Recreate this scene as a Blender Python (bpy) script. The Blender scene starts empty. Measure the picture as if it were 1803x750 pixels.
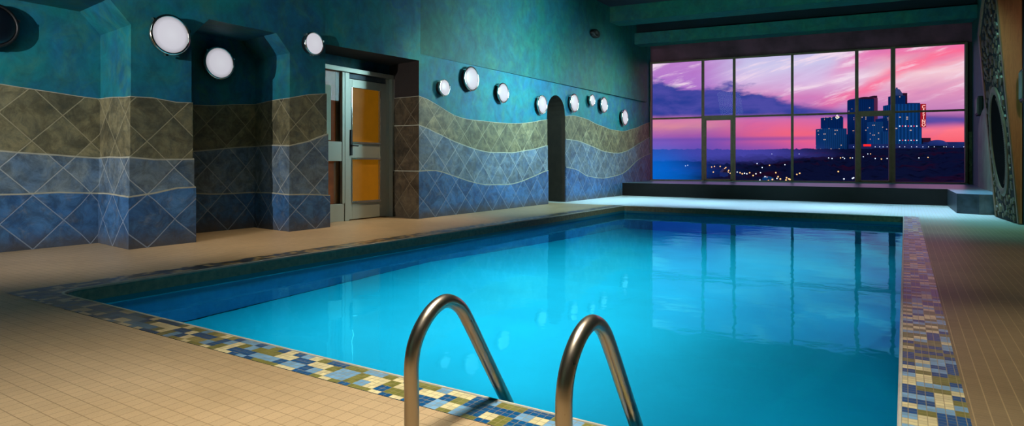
import bpy, bmesh, math, random
from mathutils import Vector, noise
random.seed(7)
COL = bpy.context.scene.collection
F_PX, CX, HY, CAM_H, YAW = 1095., 901.5, 287., .9, math.radians(32.27)
SN, CS = math.sin(YAW), math.cos(YAW)

def ray(px, py):                       # survey helper: direction of a sight line per metre of depth
    a = (px-CX)/F_PX
    return Vector((CS*a-SN, CS+SN*a, (HY-py)/F_PX))
def at(px, py, d):                     # surveyed point at depth d
    r = ray(px, py); return Vector((r.x*d, r.y*d, CAM_H+r.z*d))

def lin(c):
    return tuple(((v/255)/12.92 if v/255 <= .04045 else ((v/255+.055)/1.055)**2.4) for v in c)+(1.,)

# ------------------------------------------------------------------ node helpers
class NT:
    def __init__(s, tree):
        s.t = tree; s.n = tree.nodes; s.l = tree.links
    def new(s, typ, **kw):
        n = s.n.new(typ)
        for k, v in kw.items():
            setattr(n, k, v)
        return n
    def put(s, sock, v):
        if hasattr(v, 'is_output') or isinstance(v, bpy.types.NodeSocket): s.l.new(v, sock)
        elif v is not None: sock.default_value = v
    def m(s, op, a, b=None, c=None, clamp=False):
        n = s.new('ShaderNodeMath', operation=op, use_clamp=clamp)
        s.put(n.inputs[0], a); s.put(n.inputs[1], b); s.put(n.inputs[2], c)
        return n.outputs[0]
    def mix(s, f, a, b, mode='MIX'):
        n = s.new('ShaderNodeMix', data_type='RGBA', blend_type=mode)
        s.put(n.inputs['Factor'], f)
        s.put([i for i in n.inputs if i.name == 'A' and i.type == 'RGBA'][0], a)
        s.put([i for i in n.inputs if i.name == 'B' and i.type == 'RGBA'][0], b)
        return [o for o in n.outputs if o.type == 'RGBA'][0]
    def ramp(s, f, stops, interp='LINEAR'):
        n = s.new('ShaderNodeValToRGB'); cr = n.color_ramp; cr.interpolation = interp
        while len(cr.elements) > 1: cr.elements.remove(cr.elements[-1])
        cr.elements[0].position = stops[0][0]; cr.elements[0].color = stops[0][1]
        for p, c in stops[1:]:
            e = cr.elements.new(p); e.color = c
        s.put(n.inputs[0], f); return n.outputs[0]
    def noise(s, vec, scale, detail=4, rough=.55, dist=0, out='Fac'):
        n = s.new('ShaderNodeTexNoise'); s.put(n.inputs['Vector'], vec)
        n.inputs['Scale'].default_value = scale; n.inputs['Detail'].default_value = detail
        n.inputs['Roughness'].default_value = rough; n.inputs['Distortion'].default_value = dist
        return n.outputs[out]
    def smooth(s, v, a, b):              # smoothstep a..b -> 0..1
        n = s.new('ShaderNodeMapRange', interpolation_type='SMOOTHSTEP')
        s.put(n.inputs[0], v); n.inputs[1].default_value = a; n.inputs[2].default_value = b
        n.inputs[3].default_value = 0; n.inputs[4].default_value = 1
        return n.outputs[0]
    def sep(s, v):
        n = s.new('ShaderNodeSeparateXYZ'); s.put(n.inputs[0], v); return n.outputs
    def comb(s, x, y, z=0.):
        n = s.new('ShaderNodeCombineXYZ'); s.put(n.inputs[0], x); s.put(n.inputs[1], y); s.put(n.inputs[2], z); return n.outputs[0]
    def scale(s, v, k):
        n = s.new('ShaderNodeVectorMath', operation='MULTIPLY'); s.put(n.inputs[0], v); n.inputs[1].default_value = k; return n.outputs[0]
    def bump(s, h, strength, dist=.01):
        n = s.new('ShaderNodeBump'); n.inputs['Strength'].default_value = strength; n.inputs['Distance'].default_value = dist
        s.put(n.inputs['Height'], h); return n.outputs[0]

def material(name):
    m = bpy.data.materials.new(name); m.use_nodes = True
    t = NT(m.node_tree); bs = t.n['Principled BSDF']
    return m, t, bs
def simple(name, rgb, rough=.5, metal=0., var=.15, nscale=8., bump=0., emis=None, estr=0.):
    m, t, b = material(name)
    co = t.new('ShaderNodeTexCoord').outputs['Object']
    n = t.noise(co, nscale, 5)
    c = lin(rgb)
    d = tuple(v*(1-var*1.5) for v in c[:3])+(1,); e = tuple(min(1, v*(1+var*1.5)) for v in c[:3])+(1,)
    t.put(b.inputs['Base Color'], t.ramp(n, [(.3, d), (.7, e)]))
    b.inputs['Roughness'].default_value = rough; b.inputs['Metallic'].default_value = metal
    if bump: t.put(b.inputs['Normal'], t.bump(n, bump, .01))
    if emis:
        b.inputs['Emission Color'].default_value = lin(emis); b.inputs['Emission Strength'].default_value = estr
    return m

M = {}
# painted plaster: mottled teal, blue and green washes
def plaster(name, a, b_, c_):
    m, t, b = material(name)
    co = t.new('ShaderNodeTexCoord').outputs['Object']
    n1 = t.noise(co, 1.1, 6, .6, .6); n2 = t.noise(co, 3.2, 6, .65, 1.); n3 = t.noise(t.scale(co, (1, 1, .8)), 5., 7, .7, .5)
    c = t.mix(t.smooth(n1, .35, .65), lin(a), lin(b_))
    c = t.mix(t.m('MULTIPLY', t.smooth(n2, .45, .75), .75), c, lin(c_))
    c = t.mix(1., c, t.ramp(n3, [(.25, (.55, .55, .55, 1)), (.75, (1.35, 1.35, 1.35, 1))]), 'MULTIPLY')
    t.put(b.inputs['Base Color'], c); b.inputs['Roughness'].default_value = .62
    t.put(b.inputs['Normal'], t.bump(t.noise(co, 14, 6, .6), .25, .01))
    return m
M['plaster'] = plaster('teal_plaster', (0, 112, 118), (10, 92, 128), (52, 118, 104))
M['plaster_dark'] = plaster('green_plaster', (4, 92, 84), (8, 84, 96), (44, 104, 84))
M['ceiling'] = simple('ceiling_paint', (6, 22, 42), .8, var=.2, nscale=2)
M['header'] = simple('header_sky_bounce', (112, 58, 78), .8, var=.3, nscale=1.5)  # purple bounce from the dusk sky put into the header colour

# diagonal slate tile with grout; UV holds metres along the wall and height
def slate(name, a, b_, c_, grout, pitch=.40, off=(0., 0.)):
    m, t, b = material(name)
    uv = t.new('ShaderNodeUVMap').outputs[0]; s = t.sep(uv)
    s0 = t.m('ADD', s[0], off[0]); z0 = t.m('ADD', s[1], off[1])
    p = t.m('DIVIDE', t.m('ADD', s0, z0), pitch*1.4142); q = t.m('DIVIDE', t.m('SUBTRACT', s0, z0), pitch*1.4142)
    def edge(v):
        f = t.m('FRACT', v); return t.m('MINIMUM', f, t.m('SUBTRACT', 1., f))
    e = t.m('MINIMUM', edge(p), edge(q))
    g = t.m('SUBTRACT', 1., t.smooth(e, .008, .02))
    wn = t.new('ShaderNodeTexWhiteNoise', noise_dimensions='2D')
    t.put(wn.inputs['Vector'], t.comb(t.m('FLOOR', p), t.m('FLOOR', q)))
    co = t.comb(s0, z0, t.m('MULTIPLY', wn.outputs['Value'], 9.))
    n1 = t.noise(co, 3.4, 8, .66, .7); n2 = t.noise(co, 9., 8, .7, .5)
    c = t.mix(t.smooth(n1, .36, .62), lin(a), lin(b_))
    c = t.mix(t.m('MULTIPLY', t.smooth(n2, .5, .72), .8), c, lin(c_))
    v = t.m('MULTIPLY', t.m('MULTIPLY_ADD', wn.outputs['Value'], .45, .78), t.m('MULTIPLY_ADD', t.smooth(t.noise(co, 5., 10, .75, .8), .36, .64), .75, .62))
    c = t.mix(1., c, t.comb(v, v, v), 'MULTIPLY')
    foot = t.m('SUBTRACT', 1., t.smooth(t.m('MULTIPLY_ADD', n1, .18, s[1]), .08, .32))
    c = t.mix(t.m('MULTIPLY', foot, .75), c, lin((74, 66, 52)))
    c = t.mix(t.m('MULTIPLY', g, .66), c, lin(grout))
    t.put(b.inputs['Base Color'], c); b.inputs['Roughness'].default_value = .5
    t.put(b.inputs['Normal'], t.bump(t.m('SUBTRACT', n2, g), .35, .01))
    return m
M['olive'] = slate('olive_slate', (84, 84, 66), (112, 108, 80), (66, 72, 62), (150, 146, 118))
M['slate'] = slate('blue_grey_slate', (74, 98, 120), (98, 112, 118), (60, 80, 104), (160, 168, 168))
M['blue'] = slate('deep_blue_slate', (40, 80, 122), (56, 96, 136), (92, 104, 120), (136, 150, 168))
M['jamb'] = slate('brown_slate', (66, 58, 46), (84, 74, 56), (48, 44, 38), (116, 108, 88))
M['grout'] = simple('pale_grout', (156, 158, 142), .7, var=.1)
M['ledge'] = simple('ledge_dark_tile', (13, 10, 9), .8, var=.3)
M['block'] = slate('ledge_block_tile', (64, 76, 86), (84, 92, 96), (54, 60, 70), (84, 90, 94), .5)
M['ledge_top'] = simple('ledge_top_tile', (92, 130, 140), .35, var=.1)

def grid_tile(name, tx, ty, base, dark, grout, gw=.035, rough=.42, gx=1., gy=1., far=None):
    m, t, b = material(name)
    co = t.new('ShaderNodeTexCoord').outputs['Object']; s = t.sep(co)
    u = t.m('DIVIDE', s[0], tx); v = t.m('DIVIDE', s[1], ty)
    def edge(w):
        f = t.m('FRACT', w); return t.m('MINIMUM', f, t.m('SUBTRACT', 1., f))
    ex = t.m('MULTIPLY', t.m('SUBTRACT', 1., t.smooth(edge(u), gw*.5, gw)), gx)
    ey = t.m('MULTIPLY', t.m('SUBTRACT', 1., t.smooth(edge(v), gw*.5, gw)), gy)
    g = t.m('MAXIMUM', ex, ey)
    wn = t.new('ShaderNodeTexWhiteNoise', noise_dimensions='2D'); t.put(wn.inputs['Vector'], t.comb(t.m('FLOOR', u), t.m('FLOOR', v)))
    big = t.noise(co, .9, 5, .6, .4); fine = t.noise(co, 160., 3, .6)
    c = t.mix(t.smooth(big, .35, .7), lin(base), lin(dark))
    if far: c = t.mix(t.smooth(s[1], 10.2, 12.6), c, lin(far))  # strong light on the far deck put into a paler tile colour
    k = t.m('MULTIPLY_ADD', wn.outputs['Value'], .10, t.m('MULTIPLY_ADD', fine, .5, .68))
    c = t.mix(1., c, t.comb(k, k, k), 'MULTIPLY')
    c = t.mix(t.m('MULTIPLY', g, .7), c, lin(grout))
    t.put(b.inputs['Base Color'], c); b.inputs['Roughness'].default_value = rough
    t.put(b.inputs['Normal'], t.bump(t.m('SUBTRACT', 1., g), .25, .002))
    return m
M['deck'] = grid_tile('tan_deck_tile', .055, .066, (196, 170, 132), (180, 154, 116), (120, 94, 58), .035)
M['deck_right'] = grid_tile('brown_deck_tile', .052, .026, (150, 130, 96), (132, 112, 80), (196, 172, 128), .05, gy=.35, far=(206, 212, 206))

def mosaic():
    m, t, b = material('pool_edge_mosaic')
    co = t.new('ShaderNodeTexCoord').outputs['Object']; s = t.sep(co)
    P = .0572
    u = t.m('DIVIDE', t.m('ADD', s[0], .018), P); v = t.m('DIVIDE', t.m('SUBTRACT', s[1], 1.965), P)
    wn = t.new('ShaderNodeTexWhiteNoise', noise_dimensions='2D'); t.put(wn.inputs['Vector'], t.comb(t.m('FLOOR', u), t.m('FLOOR', v)))
    c = t.ramp(wn.outputs['Value'], [(0, lin((0, 82, 140))), (.3, lin((120, 172, 210))), (.54, lin((124, 124, 56))), (.78, lin((226, 214, 164)))], 'CONSTANT')
    wn2 = t.new('ShaderNodeTexWhiteNoise', noise_dimensions='2D'); t.put(wn2.inputs['Vector'], t.comb(t.m('FLOOR', t.m('MULTIPLY', u, 2.)), t.m('FLOOR', t.m('MULTIPLY', v, 2.))))
    k = t.m('MULTIPLY_ADD', wn2.outputs['Value'], .3, .85)
    c = t.mix(1., c, t.comb(k, k, k), 'MULTIPLY')
    def edge(w):
        f = t.m('FRACT', w); return t.m('MINIMUM', f, t.m('SUBTRACT', 1., f))
    g = t.m('SUBTRACT', 1., t.smooth(t.m('MINIMUM', edge(t.m('MULTIPLY', u, 2.)), edge(t.m('MULTIPLY', v, 2.))), .03, .075))
    c = t.mix(t.m('MULTIPLY', g, .75), c, lin((168, 150, 104)))
    # the far left run is brown and worn
    worn = t.m('MAXIMUM', t.m('SUBTRACT', 1., t.smooth(s[0], -4.2, -2.2)), t.m('SUBTRACT', 1., t.smooth(s[0], -5.02, -4.98)))
    br = t.ramp(wn.outputs['Value'], [(0, lin((44, 34, 20))), (.45, lin((92, 74, 42))), (.74, lin((176, 146, 98)))], 'CONSTANT')
    c = t.mix(t.m('MULTIPLY', worn, .85), c, br)
    t.put(b.inputs['Base Color'], c); b.inputs['Roughness'].default_value = .3
    t.put(b.inputs['Normal'], t.bump(t.m('SUBTRACT', 1., g), .3, .002))
    return m
M['mosaic'] = mosaic()
M['coping'] = simple('pale_coping', (206, 206, 190), .4, var=.1)
M['coping_edge'] = simple('olive_coping_tile', (120, 116, 84), .4, var=.25, nscale=20)
M['basin'] = simple('pool_floor_paint', (0, 206, 240), .6, var=.06, nscale=1)

def basin_wall():
    m, t, b = material('pool_wall_tile_shaded')
    co = t.new('ShaderNodeTexCoord').outputs['Object']; s = t.sep(co)
    c = t.ramp(t.m('DIVIDE', t.m('ADD', s[2], 3.2), 3.2), [(0, lin((0, 80, 130))), (.86, lin((0, 84, 132))), (.90, lin((0, 40, 84))), (.935, lin((0, 40, 84))), (.95, lin((10, 120, 140))), (1, lin((20, 124, 140)))])  # shade on the walls put into a darker blue than the floor
    n = t.noise(co, 3, 5)
    c = t.mix(1., c, t.ramp(n, [(.3, (.8, .8, .8, 1)), (.7, (1.15, 1.15, 1.15, 1))]), 'MULTIPLY')
    t.put(b.inputs['Base Color'], c); b.inputs['Roughness'].default_value = .4
    return m
M['basin_wall'] = basin_wall()

def water():
    m = bpy.data.materials.new('pool_water'); m.use_nodes = True; t = NT(m.node_tree); t.n.clear()
    out = t.new('ShaderNodeOutputMaterial')
    co = t.new('ShaderNodeTexCoord').outputs['Object']
    h = t.noise(t.scale(co, (1., 1., 1.)), 2.6, 3, .5)
    nb = t.bump(h, .045, .05)
    rf = t.new('ShaderNodeBsdfRefraction'); rf.inputs['IOR'].default_value = 1.33; rf.inputs['Roughness'].default_value = .03; rf.inputs['Color'].default_value = (.3, .92, 1, 1)
    gl = t.new('ShaderNodeBsdfGlossy'); gl.inputs['Roughness'].default_value = .035; gl.inputs['Color'].default_value = (.12, .80, 1, 1)
    fr = t.new('ShaderNodeFresnel'); fr.inputs['IOR'].default_value = 1.33
    for n in (rf, gl, fr): t.put(n.inputs['Normal'], nb)
    mx = t.new('ShaderNodeMixShader'); t.put(mx.inputs[0], fr.outputs[0]); t.l.new(rf.outputs[0], mx.inputs[1]); t.l.new(gl.outputs[0], mx.inputs[2])
    t.l.new(mx.outputs[0], out.inputs[0]); return m
M['water'] = water()

def thin_glass(name, tint=(1, 1, 1, 1), k=.45):
    m = bpy.data.materials.new(name); m.use_nodes = True; t = NT(m.node_tree); t.n.clear()
    out = t.new('ShaderNodeOutputMaterial')
    tr = t.new('ShaderNodeBsdfTransparent'); tr.inputs[0].default_value = tint
    gl = t.new('ShaderNodeBsdfGlossy'); gl.inputs['Roughness'].default_value = .0
    fr = t.new('ShaderNodeFresnel'); fr.inputs['IOR'].default_value = 1.35
    mx = t.new('ShaderNodeMixShader'); t.put(mx.inputs[0], t.m('MULTIPLY', fr.outputs[0], k)); t.l.new(tr.outputs[0], mx.inputs[1]); t.l.new(gl.outputs[0], mx.inputs[2])
    t.l.new(mx.outputs[0], out.inputs[0]); return m
M['glass'] = thin_glass('window_glass'); M['glass_side'] = thin_glass('side_window_glass', k=.12)

def steel(name, rgb, rough):
    m, t, b = material(name)
    co = t.new('ShaderNodeTexCoord').outputs['Object']
    n = t.noise(t.scale(co, (1, 1, 1)), 25, 6, .6)
    b.inputs['Base Color'].default_value = lin(rgb); b.inputs['Metallic'].default_value = 1
    t.put(b.inputs['Roughness'], t.m('MULTIPLY_ADD', n, .16, rough-.08))
    t.put(b.inputs['Normal'], t.bump(t.noise(co, 60, 4), .04, .002))
    return m
M['steel'] = steel('polished_steel', (205, 192, 172), .30)
M['chrome'] = steel('chrome', (225, 220, 210), .15)
M['alu'] = steel('brushed_aluminium', (188, 192, 180), .42)
M['alu'].node_tree.nodes['Principled BSDF'].inputs['Metallic'].default_value = .45
M['alu_dark'] = simple('dark_aluminium', (70, 84, 96), .45, .4)
M['win_frame'] = simple('window_frame_paint', (118, 92, 74), .5, .2, var=.1)
M['black'] = simple('black_fitting', (12, 12, 14), .5)
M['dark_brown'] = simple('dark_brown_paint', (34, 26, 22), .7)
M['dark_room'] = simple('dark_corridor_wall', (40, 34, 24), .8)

def opal(name, s):
    m, t, b = material(name)
    co = t.new('ShaderNodeTexCoord').outputs['Object']; sp = t.sep(co)
    r = t.m('SQRT', t.m('ADD', t.m('MULTIPLY', sp[1], sp[1]), t.m('MULTIPLY', sp[2], sp[2])))
    c = t.ramp(t.m('DIVIDE', r, .2), [(0, lin((228, 228, 236))), (.75, lin((218, 216, 226))), (1, lin((170, 168, 176)))])
    b.inputs['Base Color'].default_value = (.1, .1, .11, 1); b.inputs['Roughness'].default_value = .35
    t.put(b.inputs['Emission Color'], c); b.inputs['Emission Strength'].default_value = s
    return m
M['opal'] = opal('lit_opal_glass', .78)
M['opal_off'] = simple('unlit_glass', (8, 14, 24), .3)

def wood(name, a, b_, knots=True):
    m, t, b = material(name)
    co = t.new('ShaderNodeTexCoord').outputs['Object']
    n = t.noise(t.scale(co, (14, 14, 1.2)), 1.6, 8, .65, 1.2)
    c = t.ramp(n, [(.3, lin(a)), (.55, lin(b_)), (.75, lin(a))])
    k = t.smooth(t.noise(co, 7., 1), .70, .76)
    c = t.mix(t.m('MULTIPLY', k, .8), c, lin((70, 34, 10)))
    t.put(b.inputs['Base Color'], c); b.inputs['Roughness'].default_value = .45
    t.put(b.inputs['Normal'], t.bump(n, .2, .005)); return m
M['wood'] = wood('orange_pine', (156, 84, 34), (186, 106, 50))
M['wood_dark'] = wood('brown_timber', (96, 72, 44), (126, 96, 62))
M['stone'] = simple('inlay_stone', (104, 88, 62), .6, var=.55, nscale=5, bump=.4)
M['stone_bed'] = simple('dark_mortar', (16, 16, 14), .9, bump=.5)
M['mirror'] = simple('dark_mirror', (10, 10, 9), 1.)
M['mirror'].node_tree.nodes['Principled BSDF'].inputs['Specular IOR Level'].default_value = .05
M['rim'] = simple('pale_timber_rim', (112, 98, 74), .5, var=.2)
M['wall_panel'] = simple('grey_green_stone', (84, 104, 88), .5, var=.35, nscale=2.5, bump=.2)
M['paper'] = simple('pale_notice_glow', (176, 206, 190), .6, var=.05, emis=(150, 180, 160), estr=.12)  # sheet brightened by a slight glow in its own material
M['amber'] = simple('backlit_amber_blind', (150, 96, 10), .6, var=.15, nscale=3, emis=(176, 112, 4), estr=.26)  # low emission stands in for a backlight behind the blind
M['amber_dim'] = simple('backlit_brown_curtain', (110, 62, 30), .7, var=.3, nscale=4, emis=(120, 62, 20), estr=.20)  # weak emission imitates room light coming through the curtain

# ------------------------------------------------------------------ mesh helpers
def link_mesh(name, verts, faces, mats, fm=None, parent=None, smooth=False, uvs=None):
    me = bpy.data.meshes.new(name); me.from_pydata([tuple(v) for v in verts], [], faces)
    for m in (mats if isinstance(mats, (list, tuple)) else [mats]): me.materials.append(m)
    if fm:
        for p, k in zip(me.polygons, fm): p.material_index = k
    if uvs:
        ul = me.uv_layers.new(name='UVMap')
        for p in me.polygons:
            for li in p.loop_indices: ul.data[li].uv = uvs[me.loops[li].vertex_index]
    if smooth:
        for p in me.polygons: p.use_smooth = True
    me.update()
    o = bpy.data.objects.new(name, me); COL.objects.link(o)
    if parent is not None: o.parent = parent
    return o
class MB:
    def __init__(s): s.v = []; s.f = []; s.m = []; s.uv = []
    def quadv(s, pts, mi=0, uv=None):
        b = len(s.v); s.v += [Vector(p) for p in pts]; s.f.append(tuple(range(b, b+len(pts)))); s.m.append(mi)
        s.uv += uv if uv else [(0, 0)]*len(pts)
    def box(s, x0, y0, z0, x1, y1, z1, mi=0):
        p = [(x, y, z) for z in (z0, z1) for x, y in ((x0, y0), (x1, y0), (x1, y1), (x0, y1))]
        s.hexa(p, mi)
    def hexa(s, p, mi=0):
        b = len(s.v); s.v += [Vector(q) for q in p]; s.uv += [(q[0]+q[1], q[2]) for q in p]
        for f in ((0, 3, 2, 1), (4, 5, 6, 7), (0, 1, 5, 4), (1, 2, 6, 5), (2, 3, 7, 6), (3, 0, 4, 7)):
            s.f.append(tuple(b+i for i in f)); s.m.append(mi)
    def tube(s, pts, r, seg=20, mi=0, cap=True, rr=None):
        pts = [Vector(p) for p in pts]; b = len(s.v); n = len(pts); prev = None
        for i, p in enumerate(pts):
            d = (pts[min(i+1, n-1)]-pts[max(i-1, 0)]).normalized()
            if prev is None:
                a = d.orthogonal().normalized()
            else:
                a = (prev-d*prev.dot(d)).normalized()
            prev = a; c = d.cross(a); ri = rr[i] if rr else r
            for k in range(seg):
                th = 2*math.pi*k/seg; s.v.append(p+a*ri*math.cos(th)+c*ri*math.sin(th)); s.uv.append((0, 0))
        for i in range(n-1):
            for k in range(seg):
                s.f.append((b+i*seg+k, b+i*seg+(k+1) % seg, b+(i+1)*seg+(k+1) % seg, b+(i+1)*seg+k)); s.m.append(mi)
        if cap:
            s.f.append(tuple(b+k for k in range(seg))[::-1]); s.m.append(mi)
            s.f.append(tuple(b+(n-1)*seg+k for k in range(seg))); s.m.append(mi)
    def lathe_x(s, prof, seg=48, mi=0):      # prof: (x, r) turned about the X axis
        b = len(s.v)
        for x, r in prof:
            for k in range(seg):
                th = 2*math.pi*k/seg; s.v.append(Vector((x, r*math.cos(th), r*math.sin(th)))); s.uv.append((0, 0))
        for i in range(len(prof)-1):
            for k in range(seg):
                s.f.append((b+i*seg+k, b+i*seg+(k+1) % seg, b+(i+1)*seg+(k+1) % seg, b+(i+1)*seg+k)); s.m.append(mi)
    def lathe_z(s, prof, seg=24, mi=0, c=(0, 0)):
        b = len(s.v)
        for r, z in prof:
            for k in range(seg):
                th = 2*math.pi*k/seg; s.v.append(Vector((c[0]+r*math.cos(th), c[1]+r*math.sin(th), z))); s.uv.append((0, 0))
        for i in range(len(prof)-1):
            for k in range(seg):
                s.f.append((b+i*seg+k, b+i*seg+(k+1) % seg, b+(i+1)*seg+(k+1) % seg, b+(i+1)*seg+k)); s.m.append(mi)
    def build(s, name, mats, parent=None, smooth=False, bevel=0.):
        o = link_mesh(name, s.v, s.f, mats, s.m, parent, smooth, s.uv)
        if bevel:
            md = o.modifiers.new('b', 'BEVEL'); md.width = bevel; md.segments = 2; md.limit_method = 'ANGLE'
        return o
def tag(o, label, cat, group=None, kind=None):
    if label: o['label'] = label
    if cat: o['category'] = cat
    if group: o['group'] = group
    if kind: o['kind'] = kind
    return o
def struct(o, label=None, cat=None): o['kind'] = 'structure'; tag(o, label, cat); return o
def empty(name, loc=(0, 0, 0), rz=0.):
    o = bpy.data.objects.new(name, None); COL.objects.link(o); o.location = loc; o.rotation_euler = (0, 0, rz); o.empty_display_size = .1; return o
def copy_tree(o, parent=None):
    c = o.copy(); COL.objects.link(c); c.parent = parent
    for ch in o.children: copy_tree(ch, c)
    return c

# ------------------------------------------------------------------ dimensions (metres, surveyed)
PX0, PX1, PY0, PY1 = -5.0, -.02, 1.965, 12.35          # pool opening
WZ = -.14                                              # water level
CEIL = 5.02; XR = 1.46; YB = -3.2
W0 = Vector((-6.65, 18.55, 0)); WD = Vector((.9888, .1490, 0)); WN = Vector((.1490, -.9888, 0))
def wp(t, z, n=0.): v = W0+WD*t+WN*n; return Vector((v.x, v.y, z))

# ------------------------------------------------------------------ floor, pool
BW = .215
ox0, ox1, oy0, oy1 = PX0-.26, PX1+BW, PY0-BW+.015, PY1
fl = MB()
fl.quadv([(-9.2, YB, 0), (ox1, YB, 0), (ox1, oy0, 0), (-9.2, oy0, 0)], 0)
fl.quadv([(-9.2, oy0, 0), (ox0, oy0, 0), (ox0, PY1+.05, 0), (-9.2, PY1+.05, 0)], 0)
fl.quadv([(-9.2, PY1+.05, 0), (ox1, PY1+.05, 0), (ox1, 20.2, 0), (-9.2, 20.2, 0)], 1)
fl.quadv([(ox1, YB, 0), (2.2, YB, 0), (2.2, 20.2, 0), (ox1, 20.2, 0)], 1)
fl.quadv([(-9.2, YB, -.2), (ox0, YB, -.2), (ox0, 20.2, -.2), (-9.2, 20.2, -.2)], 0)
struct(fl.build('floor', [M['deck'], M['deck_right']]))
# rounded pool outline
def pool_outline(inset=0., r=.16, rn=.06):
    x0, x1, y0, y1 = PX0+inset, PX1-inset, PY0+inset, PY1-inset
    pts = []
    for cx, cy, a0, rad in ((x0, y0, 180, r), (x1, y0, 270, rn), (x1, y1, 0, rn), (x0, y1, 90, rn)):
        sx = 1 if cx == x0 else -1; sy = 1 if cy == y0 else -1
        c = (cx+sx*rad, cy+sy*rad)
        for k in range(9):
            th = math.radians(a0+90*k/8); pts.append((c[0]+rad*math.cos(th), c[1]+rad*math.sin(th)))
    return pts
inner = pool_outline()
# mosaic border: ring between a rectangle and the rounded pool mouth
mo = MB()
def ring_rect(mb, inn, rect, z, mi=0):
    # fan each outline point outwards to the rectangle
    x0, x1, y0, y1 = rect; out = []
    n = len(inn)//4
    corner = [(x0, y0), (x1, y0), (x1, y1), (x0, y1)]
    for i, p in enumerate(inn):
        q = i//n; k = i % n; c = corner[q]
        nx = corner[q]
        # first half of the arc goes to one side, second half to the other
        h = (n-1)/2
        if q == 0: o = (x0, p[1]) if k < h else ((x0, y0) if k == h else (p[0], y0))
        elif q == 1: o = (p[0], y0) if k < h else ((x1, y0) if k == h else (x1, p[1]))
        elif q == 2: o = (x1, p[1]) if k < h else ((x1, y1) if k == h else (p[0], y1))
        else: o = (p[0], y1) if k < h else ((x0, y1) if k == h else (x0, p[1]))
        out.append(o)
    N = len(inn)
    for i in range(N):
        j = (i+1) % N
        mb.quadv([(out[i][0], out[i][1], z), (out[j][0], out[j][1], z), (inn[j][0], inn[j][1], z), (inn[i][0], inn[i][1], z)], mi)
ring_rect(mo, pool_outline(-.012), (ox0, ox1, oy0, PY1+.05), .002)
struct(mo.build('trim_1', M['mosaic']))
# coping lip with rounded nose, then tile edge above the water
cp = MB(); N = len(inner)
prof = [(-.013, .000, 0), (-.010, .006, 0), (-.004, .007, 0), (.002, .003, 0), (.003, -.010, 0), (.0, -.02, 1), (.0, -.10, 1)]
outl = [pool_outline(o) for o, z, m_ in prof]
for i in range(N):
    j = (i+1) % N
    for k in range(len(prof)-1):
        cp.quadv([(*outl[k][i], prof[k][1]), (*outl[k][j], prof[k][1]), (*outl[k+1][j], prof[k+1][1]), (*outl[k+1][i], prof[k+1][1])], prof[k+1][2])
struct(cp.build('trim_2', [M['coping'], M['coping_edge']]))
# basin: walls and sloping floor
ba = MB()
def depth(y): return -1.24 if y < 6.0 else -1.24-(y-6.0)/(PY1-6.0)*1.75
for i in range(N):
    j = (i+1) % N; a, b_ = inner[i], inner[j]
    ba.quadv([(*a, -.1), (*b_, -.1), (*b_, depth(b_[1])), (*a, depth(a[1]))], 1)
# long walls need a knee at y=6
ba.quadv([(PX0, PY0-.05, -1.24), (PX1, PY0-.05, -1.24), (PX1, 6, -1.24), (PX0, 6, -1.24)], 0)
ba.quadv([(PX0, 6, -1.24), (PX1, 6, -1.24), (PX1, PY1, -2.99), (PX0, PY1, -2.99)], 0)
for x in (PX0, PX1): ba.quadv([(x, PY0+.1, -1.2), (x, 6, -1.24), (x, PY1, -2.99), (x, 6, -1.9)], 1)
struct(ba.build('pool_basin', [M['basin'], M['basin_wall']]), 'deep pool basin with bright cyan floor under the water', 'pool')
wt = MB(); wt.quadv([(x, y, WZ) for x, y in pool_outline(-.002)])
struct(wt.build('pool_water', M['water']), 'still turquoise water filling the rectangular indoor pool', 'water')

# ------------------------------------------------------------------ left wall
lw = MB()
FX = lambda y: -6.85 if y <= 5.96 else (-6.85+(y-5.96)/1.75*.2 if y < 7.71 else -6.65)
def poly_x(pts, mi=0): lw.quadv([(FX(y), y, z) for y, z in pts], mi)
def niche_pts(y0, y1): return [(y0, 0), (y0, 2.35), (y0+.21, 2.575), (y1-.21, 2.575), (y1, 2.35), (y1, 0)]
NA, NB = (-.4, 3.375), (4.03, 5.365)  # first niche widened out of view so its near edge casts no shadow
poly_x([(YB, 0)]+niche_pts(*NA)+niche_pts(*NB)+[(5.96, 0), (5.96, CEIL), (YB, CEIL)])
lw.quadv([(-6.85, 5.96, 2.56), (-6.65, 7.71, 2.56), (-6.65, 7.71, CEIL), (-6.85, 5.96, CEIL)])
# arch with round head
AY0, AY1, ATOP = 11.97, 12.83, 2.43
arch = [(AY0, 0), (AY0, 2.0)]+[((AY0+AY1)/2-(AY1-AY0)/2*math.cos(math.radians(a)), 2.0+.43*math.sin(math.radians(a))) for a in range(15, 180, 15)]+[(AY1, 2.0), (AY1, 0)]
poly_x([(7.71, 0)]+arch+[(18.75, 0), (18.75, CEIL), (7.71, CEIL)])
# niche interiors
def extr(prof_pts, x0, x1, mi, back_mi, dy=0.):
    for (a, b_) in zip(prof_pts[:-1], prof_pts[1:]):
        lw.quadv([(FX(a[0]) if x0 is None else x0, a[0], a[1]), (FX(b_[0]) if x0 is None else x0, b_[0], b_[1]), (x1, b_[0]+dy, b_[1]), (x1, a[0]+dy, a[1])], mi)
    lw.quadv([(x1, y+dy, z) for y, z in prof_pts], back_mi)
extr(niche_pts(*NA), -6.85, -7.72, 0, 0, .10)
extr(niche_pts(*NB), -6.85, -7.72, 0, 0, .10)
extr(arch, -6.65, -8.3, 1, 1)
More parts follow.
